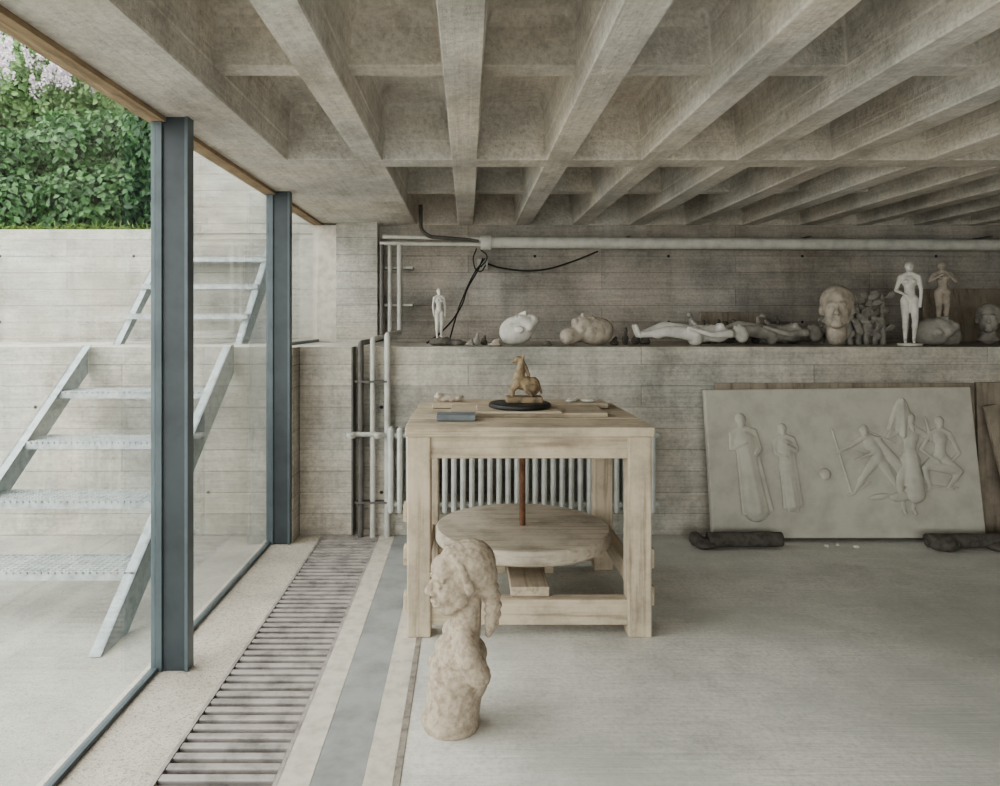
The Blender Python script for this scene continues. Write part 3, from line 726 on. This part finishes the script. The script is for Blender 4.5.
rest(sculpt('colossal_head',head_parts()+neck,M['pinkstone'],.009,None,place((2.93,5.72,Z),1.13,rz=-28),.003,14,smooth=1),Z)
e=empty('leaf_relief_fragments')
for i in range(22):
    x=3.06+(i%7)*.068; h=random.uniform(.20,.46)
    rest(sculpt('frond_%d'%i,[C((0,0,.01),(random.uniform(-.05,.05),0,h),.028,.014)]+[E((random.uniform(-.07,.07),-.02,h*q),(.045,.015,.03),(random.uniform(-.4,.4),random.uniform(-1,1),random.uniform(-.5,.5))) for q in (1,.85,.68,.5,.35)],
      M['plaster_d'],.008,e,place((x,6.02+.05*(i//7),Z)),.005,18,clamp=0,smooth=1),Z)
e=empty('plaster_nude')
rest(sculpt('figure',body(dict(elL=(-.14,.02,.65),haL=(-.06,-.08,.60),knR=(.055,-.05,.29),anR=(.05,.02,.05))),M['plaster'],.007,e,place((3.47,5.66,Z),.64,rz=-25),smooth=1),Z+.02)
lathe('plinth',[(.085,0),(.09,.022)],M['plaster'],e,(3.47,5.65,Z),24)
e=empty('plaster_torso')
sculpt('torso',body(dict(elL=(-.15,-.02,.70),haL=(-.06,-.09,.78),elR=(.15,-.02,.70),haR=(.06,-.09,.78))),M['pinkstone'],.009,e,place((3.92,5.95,Z+.16),.52,rz=-15)@Matrix.Diagonal((1.2,1.2,1,1)),smooth=1)
rest(sculpt('fallen_head',head_parts(),M['plaster_d'],.010,e,place((3.76,5.74,Z),.95,rx=-70,rz=60)@Matrix.Translation((0,0,-.12)),.003,14),Z)
rest(sculpt('support_lump',[E((0,0,.06),(.15,.12,.11))],M['plaster_d'],.012,e,place((3.94,5.98,Z)),.012,14,clamp=0),Z)
e=empty('plaster_head_group')
for i,(x,yy,s,rz,m) in enumerate(((4.30,5.95,.8,-35,'plaster_d'),(4.62,5.85,.75,20,'pinkstone'),(5.0,5.95,.8,30,'plaster_d'))):
    rest(sculpt('head_%d'%i,head_parts()+[C((0,.01,.06),(0,.01,-.05),.06,.075),E((0,.01,-.07),(.10,.08,.03))],M[m],.010,e,place((x,yy,Z),s,rz=rz),.003,14,smooth=1),Z)
e=empty('stacked_panels')
for i,(x0,x1,h) in enumerate(((2.15,2.75,.28),(4.25,5.0,.50))):
    T5=Matrix.Translation((x0,6.62+.05*i,Z+.005))@Matrix.Rotation(math.radians(-8),4,'X')
    box('panel_%d'%i,0,x1-x0,0,.03,0,h,M['brown'],e,.004,T5)

# ================================================================== LIGHT
w=bpy.data.worlds.new('overcast_sky'); scene.world=w; w.use_nodes=True
bg=w.node_tree.nodes['Background']; bg.inputs[0].default_value=(1.0,.99,.97,1); bg.inputs[1].default_value=2.2
def portal(name,loc,rot,sx,sy):
    l=bpy.data.lights.new(name,'AREA'); l.shape='RECTANGLE'; l.size=sx; l.size_y=sy; l.cycles.is_portal=True
    o=bpy.data.objects.new(name,l); o.location=loc; o.rotation_euler=rot; COL.objects.link(o)
portal('window_portal',(GX-.1,.7,1.25),(0,math.radians(-90),0),2.5,9.4)
portal('window_portal',(1.5,BY-.15,1.25),(math.radians(90),0,0),6,2.5)  # portal for the added rear glazing

# ================================================================== CAMERA
cam=bpy.data.cameras.new('camera'); co=bpy.data.objects.new('camera',cam); COL.objects.link(co)
co.location=(0,0,1.6); co.rotation_euler=(math.radians(90),0,0)
cam.sensor_width=36; cam.lens=36*.72; cam.shift_x=.032; cam.shift_y=-.071; cam.clip_start=.05
scene.camera=co
scene.view_settings.exposure=1.15
scene.view_settings.look='AgX - Medium High Contrast'
